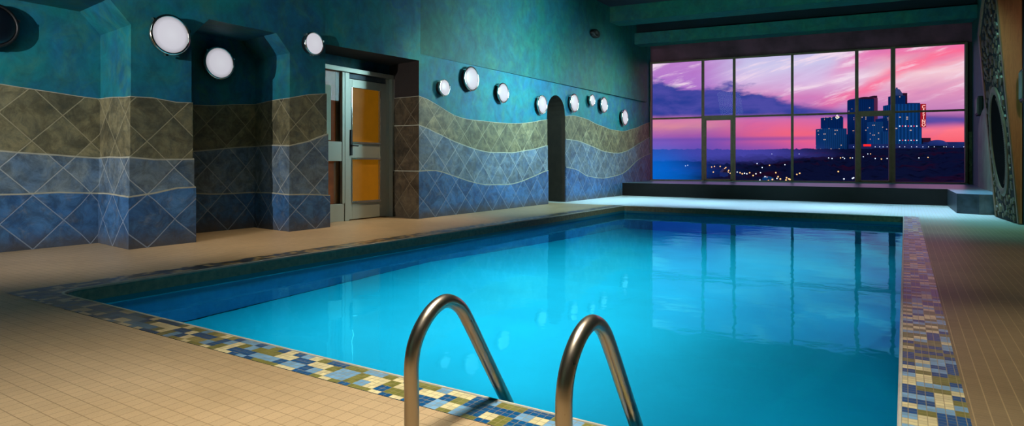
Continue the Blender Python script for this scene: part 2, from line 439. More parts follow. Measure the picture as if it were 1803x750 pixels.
# door recess: soffit, side, back
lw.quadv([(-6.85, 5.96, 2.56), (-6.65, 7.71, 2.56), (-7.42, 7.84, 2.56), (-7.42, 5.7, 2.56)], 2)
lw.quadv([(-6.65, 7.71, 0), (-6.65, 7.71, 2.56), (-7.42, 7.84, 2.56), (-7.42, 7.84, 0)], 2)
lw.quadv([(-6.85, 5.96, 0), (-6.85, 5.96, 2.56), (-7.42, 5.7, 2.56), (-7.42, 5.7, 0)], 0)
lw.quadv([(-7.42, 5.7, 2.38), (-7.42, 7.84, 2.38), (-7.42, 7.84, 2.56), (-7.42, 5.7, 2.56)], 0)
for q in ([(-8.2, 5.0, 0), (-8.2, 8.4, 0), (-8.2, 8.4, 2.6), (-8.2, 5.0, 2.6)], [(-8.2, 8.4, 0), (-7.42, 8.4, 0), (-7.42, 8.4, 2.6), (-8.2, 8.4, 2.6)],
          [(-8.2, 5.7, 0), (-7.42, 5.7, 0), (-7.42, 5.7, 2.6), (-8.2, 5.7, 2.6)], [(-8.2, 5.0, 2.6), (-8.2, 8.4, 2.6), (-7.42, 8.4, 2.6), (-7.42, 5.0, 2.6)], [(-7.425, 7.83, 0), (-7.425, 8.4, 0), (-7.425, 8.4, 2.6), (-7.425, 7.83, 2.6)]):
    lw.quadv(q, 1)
struct(lw.build('wall_left', [M['plaster'], M['dark_room'], M['dark_brown']]))
# projecting upper wall section
up = MB()
up.hexa([(-6.66, 7.75, 2.67), (-6.648, 7.75, 2.67), (-6.56, 18.0, 2.735), (-6.65, 18.0, 2.735),
         (-6.66, 7.75, CEIL), (-6.648, 7.75, CEIL), (-6.56, 18.0, CEIL), (-6.65, 18.0, CEIL)])
struct(up.build('trim_3', M['plaster_dark']))
# tile bands following the wall, each standing a little prouder than the one above
def band_path(nodes, closed_ends=True):
    """nodes: x, y, z_top, z_mid, z_low ; returns dense rows with offset points"""
    P = [Vector((n[0], n[1], 0)) for n in nodes]; n = len(P)
    nor = []
    for i in range(n-1):
        d = (P[i+1]-P[i]).normalized(); nor.append(Vector((d.y, -d.x, 0)))
    res = []
    for i in range(n):
        a = nor[max(i-1, 0)]; b_ = nor[min(i, n-2)]
        mt = (a+b_); mt = mt.normalized() if mt.length > 1e-4 else b_
        k = 1/max(.4, mt.dot(b_)); res.append((P[i], mt*k))
    return res
def densify(nodes, step=.16):
    out = []
    for i in range(len(nodes)-1):
        a, b_ = nodes[i], nodes[i+1]
        L = math.hypot(b_[0]-a[0], b_[1]-a[1]); k = max(1, int(L/step))
        # catmull-rom only along straight neighbours
        def nb(j, ref):
            if j < 0 or j >= len(nodes): return ref
            return nodes[j]
        p, q = nb(i-1, a), nb(i+2, b_)
        def straight(u, v, w):
            d1 = Vector((v[0]-u[0], v[1]-u[1])); d2 = Vector((w[0]-v[0], w[1]-v[1]))
            return d1.length > 0 and d2.length > 0 and d1.normalized().dot(d2.normalized()) > .95
        if not straight(p, a, b_): p = a
        if not straight(a, b_, q): q = b_
        for s_ in range(k):
            t = s_/k; r = [a[0]+(b_[0]-a[0])*t, a[1]+(b_[1]-a[1])*t]
            for c in (2, 3, 4):
                m0 = (b_[c]-p[c])*.5 if p is not a else (b_[c]-a[c])*.6
                m1 = (q[c]-a[c])*.5 if q is not b_ else (b_[c]-a[c])*.6
                h = (2*t**3-3*t**2+1)*a[c]+(t**3-2*t**2+t)*m0+(-2*t**3+3*t**2)*b_[c]+(t**3-t**2)*m1
                r.append(h)
            out.append(r)
    out.append(list(nodes[-1])); return out
X1, XB, XD = -6.85, -7.72, -6.65
pathA = [(X1, YB, 1.6, 1.0, .6), (X1, -1.4, 1.75, 1.1, .62), (X1, NA[0], 1.68, 1.08, .6), (XB, NA[0]+.10, 1.72, 1.05, .6), (XB, 1.6, 1.75, 1.05, .59), (XB, 2.55, 1.70, 1.026, .585), (XB, 3.05, 1.655, .99, .59),
         (XB, NA[1]+.10, 1.634, .971, .572), (X1, NA[1], 1.60, .965, .56), (X1, 3.60, 1.605, .945, .585), (X1, 3.85, 1.585, .95, .63), (X1, NB[0], 1.59, .952, .634),
         (XB, NB[0]+.10, 1.62, 1.02, .56), (XB, 4.8, 1.66, 1.08, .5), (XB, NB[1]+.10, 1.733, 1.145, .5), (X1, NB[1], 1.762, 1.139, .496), (X1, 5.65, 1.83, 1.20, .485), (X1, 5.96, 1.871, 1.307, .453),
         (-7.40, 5.72, 1.871, 1.3, .46)]
pathB = [(-7.40, 7.836, 1.99, 1.53, .78), (XD, 7.71, 1.99, 1.52, .775), (XD, 8.1, 1.9, 1.42, .78), (XD, 8.646, 1.73, 1.28, .67), (XD, 9.2, 1.69, 1.17, .55), (XD, 9.7, 1.683, 1.11, .50), (XD, 10.5, 1.695, 1.12, .49),
         (XD, 11.2, 1.75, 1.18, .60), (XD, AY0, 1.86, 1.287, .75)]
pathC = [(XD, AY1, 1.99, 1.46, .81), (XD, 13.3, 2.03, 1.45, .76), (XD, 13.9, 1.99, 1.38, .60), (XD, 14.8, 1.87, 1.24, .52), (XD, 15.6, 1.80, 1.18, .55), (XD, 16.4, 1.80, 1.22, .66), (XD, 17.4, 1.95, 1.45, 1.0), (XD, 18.45, 2.15, 1.7, 1.2)]
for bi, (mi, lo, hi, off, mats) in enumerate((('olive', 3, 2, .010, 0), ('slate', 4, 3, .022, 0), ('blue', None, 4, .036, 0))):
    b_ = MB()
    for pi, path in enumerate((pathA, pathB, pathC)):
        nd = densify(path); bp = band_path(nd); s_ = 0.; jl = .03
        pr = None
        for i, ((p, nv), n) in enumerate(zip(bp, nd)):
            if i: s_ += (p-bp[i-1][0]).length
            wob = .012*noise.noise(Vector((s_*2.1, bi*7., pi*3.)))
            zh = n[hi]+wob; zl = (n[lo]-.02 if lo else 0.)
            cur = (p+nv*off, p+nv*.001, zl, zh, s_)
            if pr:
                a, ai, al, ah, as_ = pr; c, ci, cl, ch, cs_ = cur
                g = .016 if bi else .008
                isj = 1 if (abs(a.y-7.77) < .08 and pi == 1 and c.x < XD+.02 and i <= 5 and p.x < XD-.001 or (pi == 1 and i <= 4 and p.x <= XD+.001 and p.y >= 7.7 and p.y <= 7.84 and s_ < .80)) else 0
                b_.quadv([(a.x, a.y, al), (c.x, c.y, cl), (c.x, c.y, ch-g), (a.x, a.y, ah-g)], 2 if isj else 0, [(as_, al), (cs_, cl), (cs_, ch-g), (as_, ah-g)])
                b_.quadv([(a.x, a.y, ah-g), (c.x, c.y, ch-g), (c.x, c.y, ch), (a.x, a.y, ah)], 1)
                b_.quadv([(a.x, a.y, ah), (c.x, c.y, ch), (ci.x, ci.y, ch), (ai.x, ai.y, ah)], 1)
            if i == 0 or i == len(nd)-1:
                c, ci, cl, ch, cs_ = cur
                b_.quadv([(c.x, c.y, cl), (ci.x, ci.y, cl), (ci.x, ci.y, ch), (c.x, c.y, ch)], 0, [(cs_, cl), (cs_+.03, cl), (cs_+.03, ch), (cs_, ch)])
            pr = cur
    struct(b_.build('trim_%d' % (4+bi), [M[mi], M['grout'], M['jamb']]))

# ------------------------------------------------------------------ other walls, ceiling, beams
w = MB(); w.quadv([(XR, YB, 0), (XR, 19.9, 0), (XR, 19.9, CEIL), (XR, YB, CEIL)])
struct(w.build('wall_right', M['plaster_dark']))
w = MB(); w.quadv([(-9.2, YB, 0), (2.2, YB, 0), (2.2, YB, CEIL), (-9.2, YB, CEIL)])
struct(w.build('wall_back', M['plaster_dark']))
w = MB(); w.quadv([(-9.2, YB, CEIL), (2.2, YB, CEIL), (2.2, 20.3, CEIL), (-9.2, 20.3, CEIL)]); w.quadv([(-9.2, YB, CEIL+.2), (2.2, YB, CEIL+.2), (2.2, 20.3, CEIL+.2), (-9.2, 20.3, CEIL+.2)])
struct(w.build('ceiling', M['ceiling']))
w = MB(); ZS, ZT = .35, 4.0
def wbox(mb, t0, t1, z0, z1, n0, n1, mi=0):
    mb.hexa([wp(t0, z0, n1), wp(t1, z0, n1), wp(t1, z0, n0), wp(t0, z0, n0), wp(t0, z1, n1), wp(t1, z1, n1), wp(t1, z1, n0), wp(t0, z1, n0)], mi)
wbox(w, -.9, 9.2, ZT, CEIL, -.25, 0, 0)
wbox(w, -.9, 0., 0, ZT, -.25, 0, 1)
wbox(w, 8.09, 9.2, 1.7, ZT, -.25, 0, 1); wbox(w, 8.09, 9.2, 0, 1.7, -.25, .005, 2)
wbox(w, 0., 8.09, 0, ZS-.005, -.25, 0, 1)
struct(w.build('wall_far', [M['header'], M['dark_brown'], M['olive']]))
# ceiling beams parallel to the window wall
for k, (y0, zb, dt) in enumerate(((15.25, 4.62, .6), (17.0, 4.31, .5))):
    b_ = MB(); p0 = Vector((-6.58, y0, 0)); p1 = p0+WD*8.12; back = -WN*dt
    top = 5.0
    q = [p0, p1, p1+back, p0+back]
    zr = [zb, zb, zb, zb]
    b_.hexa([Vector((v.x, v.y, z)) for v, z in zip(q, zr)]+[Vector((v.x, v.y, zb+(.32 if k else .46))) for v in q])
    # neck up to the ceiling, set back and in shadow
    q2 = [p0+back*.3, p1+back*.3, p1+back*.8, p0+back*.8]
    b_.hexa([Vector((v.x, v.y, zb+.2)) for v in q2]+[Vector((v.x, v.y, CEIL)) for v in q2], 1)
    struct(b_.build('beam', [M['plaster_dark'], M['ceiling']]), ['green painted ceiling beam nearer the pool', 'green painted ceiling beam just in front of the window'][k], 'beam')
# ledge under the window, returning along the right wall
lg = MB(); LZ = .352
poly = [(-6.64, 16.2), (.76, 15.98), (.79, 13.68), (1.10, 13.52), (XR-.005, 13.62), (XR-.005, 19.65), (-6.64, 18.45)]
lg.quadv([(x, y, LZ) for x, y in poly], 1)
for i in range(4):
    a, b_ = poly[i], poly[i+1]; L = math.hypot(b_[0]-a[0], b_[1]-a[1])
    lg.quadv([(a[0], a[1], 0), (b_[0], b_[1], 0), (b_[0], b_[1], LZ), (a[0], a[1], LZ)], 0 if i == 0 else (2 if i < 3 else 3), [(0, 0), (L, 0), (L, LZ), (0, LZ)])
M['block_a'] = simple('smoky_ledge_tile', (54, 66, 76), .35, var=.4, nscale=5, bump=.1)
M['block_b'] = simple('grey_ledge_tile', (104, 112, 114), .35, var=.3, nscale=5, bump=.1)
struct(lg.build('window_ledge', [M['ledge'], M['ledge_top'], M['block_a'], M['block_b']]), 'low dark tiled ledge running under the big window', 'ledge')

# ------------------------------------------------------------------ window
wf = MB()
VT = [(.0, .07), (1.57, .075), (2.45, .075), (4.0, .07), (5.60, .08), (6.45, .10), (8.06, .05)]
for t, wd in VT: wbox(wf, t-wd/2 if t > .01 else 0., t+wd/2 if t < 8 else 8.09, ZS, ZT, .0, .10)
for z, h in ((ZS, .05), (ZT-.045, .045)): wbox(wf, .0, 8.09, z, z+h, .0, .09)
for a, b_ in zip(VT[:-1], VT[1:]):
    extra = .07 if (a[0] in (1.57, 5.60)) else 0.
    wbox(wf, a[0], b_[0], 2.235-extra, 2.285+(.02 if extra else 0), .0, .085)
    if extra:                                           # opening sash with its own heavier frame
        wbox(wf, a[0]+.03, a[0]+.10, ZS+.03, 2.2, .02, .11); wbox(wf, b_[0]-.10, b_[0]-.03, ZS+.03, 2.2, .02, .11)
        wbox(wf, a[0]+.03, b_[0]-.03, ZS+.03, ZS+.08, .02, .11)
fr = struct(wf.build('window_1', M['win_frame'], bevel=.006), 'wide twelve pane window overlooking the dusk city', 'window')
for a, b_ in zip(VT[:-1], VT[1:]):
    for z0, z1 in ((ZS+.03, 2.25), (2.27, ZT-.03)):
        g = MB(); g.quadv([wp(a[0]+.02, z0, .035), wp(b_[0]-.02, z0, .035), wp(b_[0]-.02, z1, .035), wp(a[0]+.02, z1, .035)])
        g.build('pane', M['glass'], fr)
sl = MB(); wbox(sl, 0, 8.09, ZS-.01, ZS+.025, .0, .16)
sl.build('sill', M['ledge_top'], fr)

# ------------------------------------------------------------------ door and side light
DX = -7.40
d = empty('door_1', (DX, 6.86, 0)); d['kind'] = 'structure'; tag(d, 'aluminium framed glazed double panel door with amber blinds', 'door')
def dpart(name, boxes, mat, parent, bevel=.004, lift=0):
    b_ = MB()
    for y0, z0, y1, z1, x0, x1 in boxes: b_.box(x0, y0-6.86, z0, x1, y1-6.86, z1)
    return b_.build(name, mat, parent, bevel=bevel)
dpart('door_frame', [(5.75, 2.31, 7.83, 2.38, -.01, .10), (6.77, 0, 6.86, 2.31, -.01, .065), (7.76, 0, 7.83, 2.31, -.01, .12), (7.69, 0, 7.76, 2.31, -.01, .05), (5.72, 0, 5.80, 2.31, -.01, .10)], M['alu'], d)
leaf = dpart('door_leaf', [(6.865, 0.015, 6.925, 2.22, .0, .055), (7.53, .015, 7.685, 2.22, .0, .055), (6.925, .015, 7.53, .28, .0, .055), (6.925, .97, 7.53, 1.225, .0, .05), (6.925, 2.09, 7.53, 2.22, .0, .055)], M['alu'], d)
dpart('transom', [(6.865, 2.23, 7.685, 2.305, .0, .04)], M['alu_dark'], d)
dpart('glazing_bead', [(6.91, 1.205, 7.545, 1.235, .05, .07), (6.91, .955, 7.545, .985, .05, .07), (6.91, .265, 7.545, .30, .05, .075), (6.91, .30, 6.925, .955, .05, .065), (7.53, .30, 7.545, .955, .05, .065), (6.91, 1.235, 6.925, 2.09, .05, .065), (7.53, 1.235, 7.545, 2.09, .05, .065)], M['chrome'], leaf, .002)
dpart('door_pane', [(6.925, .28, 7.53, .97, .02, .03)], M['amber'], leaf, 0)
dpart('door_pane', [(6.925, 1.225, 7.53, 2.09, .02, .03)], M['amber'], leaf, 0)
h = MB(); h.box(.055, .015, 1.02, .078, .055, 1.42); h.box(.075, .02, 1.16, .10, .05, 1.19); h.tube([(.10, .035, 1.175), (.105, .15, 1.17)], .011, 12)
h.build('door_handle', M['black'], leaf, bevel=.003)
dpart('side_panel', [(5.80, .0, 6.77, .27, .0, .05), (5.80, .93, 6.77, 1.23, .0, .05), (6.72, .27, 6.77, 2.31, .0, .06)], M['alu'], d)
dpart('curtain', [(6.5, .27, 6.62, .93, -.03, -.02), (5.8, .27, 6.62, .93, -.04, -.03), (5.8, 1.23, 6.66, 2.31, -.04, -.03)], M['amber_dim'], d, 0)
dpart('curtain', [(6.66, 1.23, 6.72, 2.31, -.04, -.02), (6.62, .27, 6.72, .93, -.04, -.02)], M['wood_dark'], d, 0)
dpart('side_pane', [(5.8, .27, 6.72, .93, .02, .022)], M['glass_side'], d, 0); dpart('side_pane', [(5.8, 1.23, 6.72, 2.31, .02, .022)], M['glass_side'], d, 0)
n_ = dpart('notice', [(6.2, 1.25, 6.52, 2.08, .024, .03)], M['paper'], None, 0); n_.location = (DX, 6.86, 0)
tag(n_, 'pale green notice sheet fixed inside the side window beside the door', 'notice')

# ------------------------------------------------------------------ porthole wall lights
def make_light(r, lit=True):
    root = empty('wall_light')
    b_ = MB(); b_.lathe_x([(0, 0.001), (0, r*.92), (.035, r*.92), (.075, r*1.02)]); b_.build('base', M['black'], root, True)
    b_ = MB(); b_.lathe_x([(.060, r*1.03), (.075, r*1.10), (.092, r*1.12), (.104, r*1.08), (.108, r*1.0), (.100, r*.965), (.085, r*.96)]); b_.build('rim', M['chrome'] if lit else M['black'], root, True)
    b_ = MB(); pr = [(.088, r*.99)]+[(.094+.028*math.cos(math.radians(a)), r*.97*math.sin(math.radians(a))) for a in range(90, 0, -10)]+[(.122, .0005)]
    b_.lathe_x(pr); b_.build('lens', M['opal'] if lit else M['opal_off'], root, True)
    # three clamps on the rim
    for a in (20, 140, 260):
        b_ = MB(); th = math.radians(a); cy, cz = r*1.13*math.cos(th), r*1.13*math.sin(th)
        b_.box(.05, cy-.012, cz-.012, .10, cy+.012, cz+.012); b_.build('clamp', M['chrome'] if lit else M['black'], root)
    return root
big, small = make_light(.2), make_light(.14)
LG = 'round porthole lights on the tiled left wall'
lights = [
 (big, -6.85, 3.74, 2.295, 1., 'large round chrome rimmed light on the pier between the two niches'),
 (big, -7.71, 4.86, 2.215, .98, 'large round light glowing on the back wall inside the dark niche'),
 (small, -6.85, 5.686, 2.515, 1.02, 'small round light high on the pier left of the glazed door'),
 (small, -6.65, 8.255, 2.17, .92, 'small round light just right of the door recess'),
 (big, -6.65, 9.03, 2.41, 1., 'large round light, highest of the pair right of the door recess'),
 (big, -6.65, 10.067, 2.255, .88, 'round light third along the teal wall right of the door'),
 (big, -6.65, 11.6, 2.15, .92, 'round light hugging the left edge of the dark archway'),
 (big, -6.65, 13.13, 2.31, .98, 'large round light just right of the dark archway'),
 (small, -6.65, 14.12, 2.455, .95, 'smallest high round light second beyond the archway'),
 (big, -6.65, 14.84, 2.40, .92, 'round light third beyond the archway, beside the small one'),
 (big, -6.65, 16.25, 2.165, 1.0, 'round light standing alone nearest the big window'),
]
used = set()
for src, x, y, z, s_, lab in lights:
    if src not in used: o = src; used.add(src)
    else: o = copy_tree(src)
    o.location = (x, y, z); o.scale = (1, s_, s_); tag(o, lab, 'wall light', LG)
off = make_light(.2, False); off.location = (-7.71, 2.455, 2.265); tag(off, 'unlit dark round light in the first niche at the frame edge', 'wall light')
# dark vent high on the wall
v = MB(); v.lathe_x([(.0, .17), (.09, .17), (.11, .14), (.06, .02)], 32)
v = v.build('wall_speaker', M['black'], None, True); v.location = (-6.585, 14.25, 4.13); v.scale = (1, 1.2, .62)
tag(v, 'dark oval speaker high on the green upper wall', 'speaker')

# ------------------------------------------------------------------ right side: leaning timber frame with stone inlay and oval mirror
fm = empty('timber_mirror_frame', (1.40, 12.3, 0)); tag(fm, 'leaning timber frame with stone inlay and an oval mirror beside the right wall', 'mirror frame')
FO = Vector((1.40, 12.3, 0))
def fpt(v, z, n=0.):                    # v 0..1 from near edge to far edge; face leans out towards the pool
    y = 11.62+v*1.45
    xb = 1.415-.125*v; xt = 1.150-.12*v
    x = xb+(xt-xb)*z/3.45
    return Vector((x-n, y, z))-FO
b_ = MB()
ZF = 4.3
# near plank: tapered solid between face and wall
b_.hexa([fpt(0, .01, .0), Vector((1.445, 11.60, .01))-FO, Vector((1.445, 11.74, .01))-FO, fpt(.09, .01, .0), fpt(0, ZF, 0), Vector((1.445, 11.60, ZF))-FO, Vector((1.445, 11.74, ZF))-FO, fpt(.09, ZF, 0)])
b_.build('side_plank', M['wood'], fm, bevel=.006)
def strip(mb, v0, v1, z0, z1, n0, n1, z2=None, z3=None):
    z2 = z1 if z2 is None else z2; z3 = z0 if z3 is None else z3
    mb.hexa([fpt(v0, z0, n1), fpt(v0, z0, n0), fpt(v1, z3, n0), fpt(v1, z3, n1), fpt(v0, z1, n1), fpt(v0, z1, n0), fpt(v1, z2, n0), fpt(v1, z2, n1)])
b_ = MB(); strip(b_, .93, 1.0, .01, 3.02, -.05, .02); strip(b_, -.0, .045, .01, 4.25, -.03, .012)
strip(b_, .0, 1.0, 4.15, 3.05, -.05, .05, None, None) if False else None
# sloping head rail from the far low corner to the near high corner
b_.hexa([fpt(0, 4.15, .02), fpt(0, 4.15, -.05), fpt(1, 2.96, -.05), fpt(1, 2.96, .02), fpt(0, 4.28, .02), fpt(0, 4.28, -.05), fpt(1, 3.08, -.05), fpt(1, 3.08, .02)])
b_.build('border', M['wood_dark'], fm, bevel=.006)
b_ = MB(); b_.hexa([fpt(.04, .01, 0), fpt(.04, .01, -.06), fpt(.95, .01, -.06), fpt(.95, .01, 0), fpt(.04, 4.2, 0), fpt(.04, 4.2, -.06), fpt(.95, 3.02, -.06), fpt(.95, 3.02, 0)])
b_.build('backing_panel', M['stone_bed'], fm)
# oval
OV, OZ, RV, RZ = .50, 1.24, .34, .83
def ell(a, k=1., n=0.): return fpt(OV+RV*k*math.cos(a), OZ+RZ*k*math.sin(a), n)
b_ = MB(); S = 64; pr = [(1.04, .0), (1.04, .02), (1.0, .032), (.93, .032), (.89, .02), (.89, .008)]
for k in range(S):
    a0, a1 = 2*math.pi*k/S, 2*math.pi*(k+1)/S
    for (k0, n0), (k1, n1) in zip(pr[:-1], pr[1:]): b_.quadv([ell(a0, k0, n0), ell(a1, k0, n0), ell(a1, k1, n1), ell(a0, k1, n1)])
b_.build('oval_rim', M['rim'], fm, True)
b_ = MB(); b_.quadv([ell(2*math.pi*k/S, .90, .009) for k in range(S)]); b_.build('mirror_glass', M['mirror'], fm)
# rope like beading along the oval rim
b_ = MB()
for k in range(50):
    a = math.pi*.62+math.pi*.76*k/49; p = ell(a, .85, .016)
    b_.box(p.x-.012, p.y-.012, p.z-.010, p.x+.012, p.y+.012, p.z+.010)
b_.build('beading', M['rim'], fm)
# stone inlay: individual irregular stones of the panel
rnd = random.Random(3); placed = []; b_ = MB()
for _ in range(3000):
    vv = rnd.uniform(.10, .90); zz = rnd.uniform(.06, 3.6)
    if zz > 4.05-1.15*vv-.1: continue
    if ((vv-OV)/(RV*1.14))**2+((zz-OZ)/(RZ*1.10))**2 < 1: continue
    rad = rnd.uniform(.035, .085)
    if any(math.hypot((vv-q[0])*1.45, zz-q[1]) < (rad+q[2])*.92 for q in placed): continue
    placed.append((vv, zz, rad))
    k = rnd.randint(5, 7); ph = rnd.uniform(0, 6); hgt = rnd.uniform(.006, .024)
    outer = [(vv+rad*rnd.uniform(.8, 1.1)*math.cos(ph+2*math.pi*i/k)/1.45, zz+rad*rnd.uniform(.85, 1.25)*math.sin(ph+2*math.pi*i/k)) for i in range(k)]
    lo_ = [fpt(a, c, -.005) for a, c in outer]; up_ = [fpt(vv+(a-vv)*.8, zz+(c-zz)*.8, hgt) for a, c in outer]
    for i in range(k):
        j = (i+1) % k; b_.quadv([lo_[i], lo_[j], up_[j], up_[i]])
    b_.quadv(up_)
b_.build('stone_inlay', M['stone'], fm)
# stone panel on the wall behind the frame, rounded top, with a crack
b_ = MB(); pts = [(13.75, .353), (13.75, 1.55)]+[(15.7-1.95*math.cos(math.radians(a)), 1.55+.55*math.sin(math.radians(a))) for a in range(10, 181, 10)]+[(17.65, .353)]
b_.quadv([(XR-.05, y, z) for y, z in pts])
for a, c in zip(pts[:-1], pts[1:]): b_.quadv([(XR-.05, a[0], a[1]), (XR-.05, c[0], c[1]), (XR-.002, c[0], c[1]), (XR-.002, a[0], a[1])])
sp_ = b_.build('stone_panel', M['wall_panel']); tag(sp_, 'grey green cracked stone panel rising from the ledge against the right wall', 'wall panel')
b_ = MB(); b_.tube([(XR-.052, 15.9, 1.72), (XR-.052, 15.2, 1.5), (XR-.052, 14.9, 1.2), (XR-.052, 14.4, 1.02)], .012, 6); b_.build('crack', M['black'], sp_)
# small box lights on the right wall
def box_light(loc, w_, h_, dp, lab):
    r = empty('box_light', loc); tag(r, lab, 'wall light')
    b1 = MB(); b1.box(-dp, -w_/2, -h_/2, 0, w_/2, h_/2); b1.build('housing', M['black'], r, bevel=.02)
    b2 = MB(); b2.box(-dp-.012, -w_/2+.03, -h_/2+.04, -dp+.005, w_/2-.03, h_/2-.04); b2.build('lens', M['wall_panel'], r, bevel=.015)
    return r
box_light((XR-.004, 17.3, 2.17), .5, .42, .10, 'small dark box light on the right wall beyond the timber frame')
box_light((XR-.004, 11.1, 1.98), .36, .46, .085, 'rounded box light at the right frame edge beside the timber plank')

# ------------------------------------------------------------------ pool ladder
lad = empty('pool_ladder', (-1.05, 1.49, 0)); tag(lad, 'polished steel pool ladder with two arched handrails at the near pool edge', 'pool ladder')
def arc_pts():
    P = [(0, 0.003), (0, .15), (0, .27), (.025, .345), (.083, .405), (.150, .432), (.205, .424), (.262, .386), (.325, .302), (.385, .214), (.46, .105), (.54, -.01), (.62, -.13), (.68, -.22), (.715, -.34), (.72, -.6), (.72, -1.05)]
    out = []
    for i in range(len(P)-1):
        p0 = P[max(i-1, 0)]; p1, p2 = P[i], P[i+1]; p3 = P[min(i+2, len(P)-1)]
        for s_ in range(6):
            t = s_/6
            out.append(tuple(.5*((2*p1[c])+(-p0[c]+p2[c])*t+(2*p0[c]-5*p1[c]+4*p2[c]-p3[c])*t*t+(-p0[c]+3*p1[c]-3*p2[c]+p3[c])*t**3) for c in (0, 1)))
    out.append(P[-1]); return out
ap = arc_pts()
for sx in (-.265, .275):
    b_ = MB(); b_.tube([(sx, y, z) for y, z in ap], .0235, 28); hr = b_.build('handrail', M['steel'], lad, True)
    b_ = MB(); b_.lathe_z([(.024, .03), (.03, .028), (.055, .012), (.06, .004), (.06, .0025)], 28, c=(sx, 0)); b_.build('flange', M['steel'], hr, True)
for z in (-.42, -.68, -.94):
    b_ = MB(); b_.box(-.26, .66, z-.012, .27, .76, z+.012); b_.build('step', M['steel'], lad, bevel=.006)

# ------------------------------------------------------------------ outside: wooded slope, town, towers
def ground_h(x, y):
    r = math.hypot(x, y); u = math.degrees(math.atan2(x, y))
    pts = [(25, -14), (120, -16), (260, -13), (420, -10), (560, -5), (700, 3), (800, 9), (900, 9), (1400, 6)]
    for (a, za), (b, zb) in zip(pts[:-1], pts[1:]):
        if r <= b: k = max(0, (r-a)/(b-a)); return za+(zb-za)*k
    return 10.
def canopy(x, y):
    n1 = abs(noise.noise(Vector((x/13, y/13, 0)))); n2 = noise.noise(Vector((x/60, y/60, 3)))
    r = math.hypot(x, y); k = max(0, min(1, (r-330)/150))
    return (4+5*(1-n1*2)+2*n2)*k
tv, tf = [], []; NA_, NR = 420, 130
for i in range(NR):
    r = 25*(1300/25)**(i/(NR-1)) if i < 20 else None
rs = [25, 60, 110, 170, 240, 300]+[300+6.2*k for k in range(1, 112)]+[1050, 1200, 1400]
for i, r in enumerate(rs):
    for j in range(NA_+1):
        u = math.radians(-32+44*j/NA_); x, y = r*math.sin(u), r*math.cos(u)
        tv.append((x, y, ground_h(x, y)+(canopy(x, y) if r < 1000 else 0)))
for i in range(len(rs)-1):
    for j in range(NA_):
        a = i*(NA_+1)+j; tf.append((a, a+1, a+NA_+2, a+NA_+1))
def woods():
    m, t, b = material('dusk_woodland')
    co = t.new('ShaderNodeTexCoord').outputs['Object']
    n = t.noise(co, .02, 4, .6); n2 = t.noise(co, .12, 5, .7)
    c = t.mix(t.smooth(n, .52, .68), lin((20, 40, 64)), lin((52, 26, 44)))
    c = t.mix(t.smooth(n2, .5, .7), c, lin((10, 20, 36)))
    t.put(b.inputs['Base Color'], c); b.inputs['Roughness'].default_value = 1
    b.inputs['Specular IOR Level'].default_value = 0
    return m
M['woods'] = woods()
hs = link_mesh('wooded_hillside', tv, tf, M['woods'], smooth=True); tag(hs, 'dark wooded hillside and valley below the city skyline', 'woodland', kind='stuff')

def facade(name, rgb, lit, ux, uz, rough=.6, stripe=.5):
    m, t, b = material(name)
    co = t.new('ShaderNodeTexCoord').outputs['Object']; s = t.sep(co)
    hx = t.m('ADD', s[0], t.m('MULTIPLY', s[1], 1.)); u = t.m('DIVIDE', hx, ux); v = t.m('DIVIDE', s[2], uz)
    fu = t.m('FRACT', u); fv = t.m('FRACT', v)
    win = t.m('MULTIPLY', t.m('MULTIPLY', t.m('GREATER_THAN', fu, .3), t.m('LESS_THAN', fu, .8)), t.m('MULTIPLY', t.m('GREATER_THAN', fv, .3), t.m('LESS_THAN', fv, .8)))
    wn = t.new('ShaderNodeTexWhiteNoise', noise_dimensions='2D'); t.put(wn.inputs['Vector'], t.comb(t.m('FLOOR', u), t.m('FLOOR', v)))
    on = t.m('MULTIPLY', win, t.m('GREATER_THAN', wn.outputs['Value'], 1-lit))
    base = lin(rgb); dk = tuple(v_*.45 for v_ in base[:3])+(1,)
    c = t.mix(t.m('MULTIPLY', t.m('GREATER_THAN', fu, .45), stripe), base, dk)
    t.put(b.inputs['Base Color'], c); b.inputs['Roughness'].default_value = .8; b.inputs['Specular IOR Level'].default_value = 0
    t.put(b.inputs['Emission Color'], t.mix(wn.outputs['Value'], lin((140, 190, 220)), lin((255, 214, 170))))
    t.put(b.inputs['Emission Strength'], t.m('MULTIPLY', on, .6))
    return m
M['tower_blue'] = facade('blue_facade', (34, 150, 190), .05, 2.6, 2.4)
M['tower_navy'] = facade('navy_facade', (16, 104, 156), .035, 2.4, 2.4)
M['tower_casino'] = facade('striped_casino_facade', (30, 160, 210), .03, 4.6, 2.4, stripe=.8)
M['tower_pale'] = simple('sunlit_facade', (150, 96, 120), .8, var=.1)
M['pod'] = simple('podium_blue', (24, 96, 150), .8, var=.2, nscale=.05)
M['copper'] = simple('green_copper_roof', (40, 128, 150), .6, var=.2, nscale=.2)
M['maroon'] = simple('maroon_roof', (64, 22, 50), .7)
def glow(name, rgb, s):
    m, t, b = material(name); b.inputs['Base Color'].default_value = (0, 0, 0, 1)
    b.inputs['Emission Color'].default_value = lin(rgb); b.inputs['Emission Strength'].default_value = s; return m
M['red_glow'] = glow('red_neon', (255, 36, 36), 1.0); M['sign_back'] = glow('red_sign_panel', (200, 10, 30), .55)
M['letter_glow'] = glow('pink_letters', (255, 190, 180), 1.1)
M['lamp_warm'] = glow('warm_lamp', (255, 190, 120), 1.6); M['lamp_white'] = glow('white_lamp', (220, 236, 255), 1.5)
DB = 800.
K = DB/F_PX                       # metres per pixel of the survey at that distance
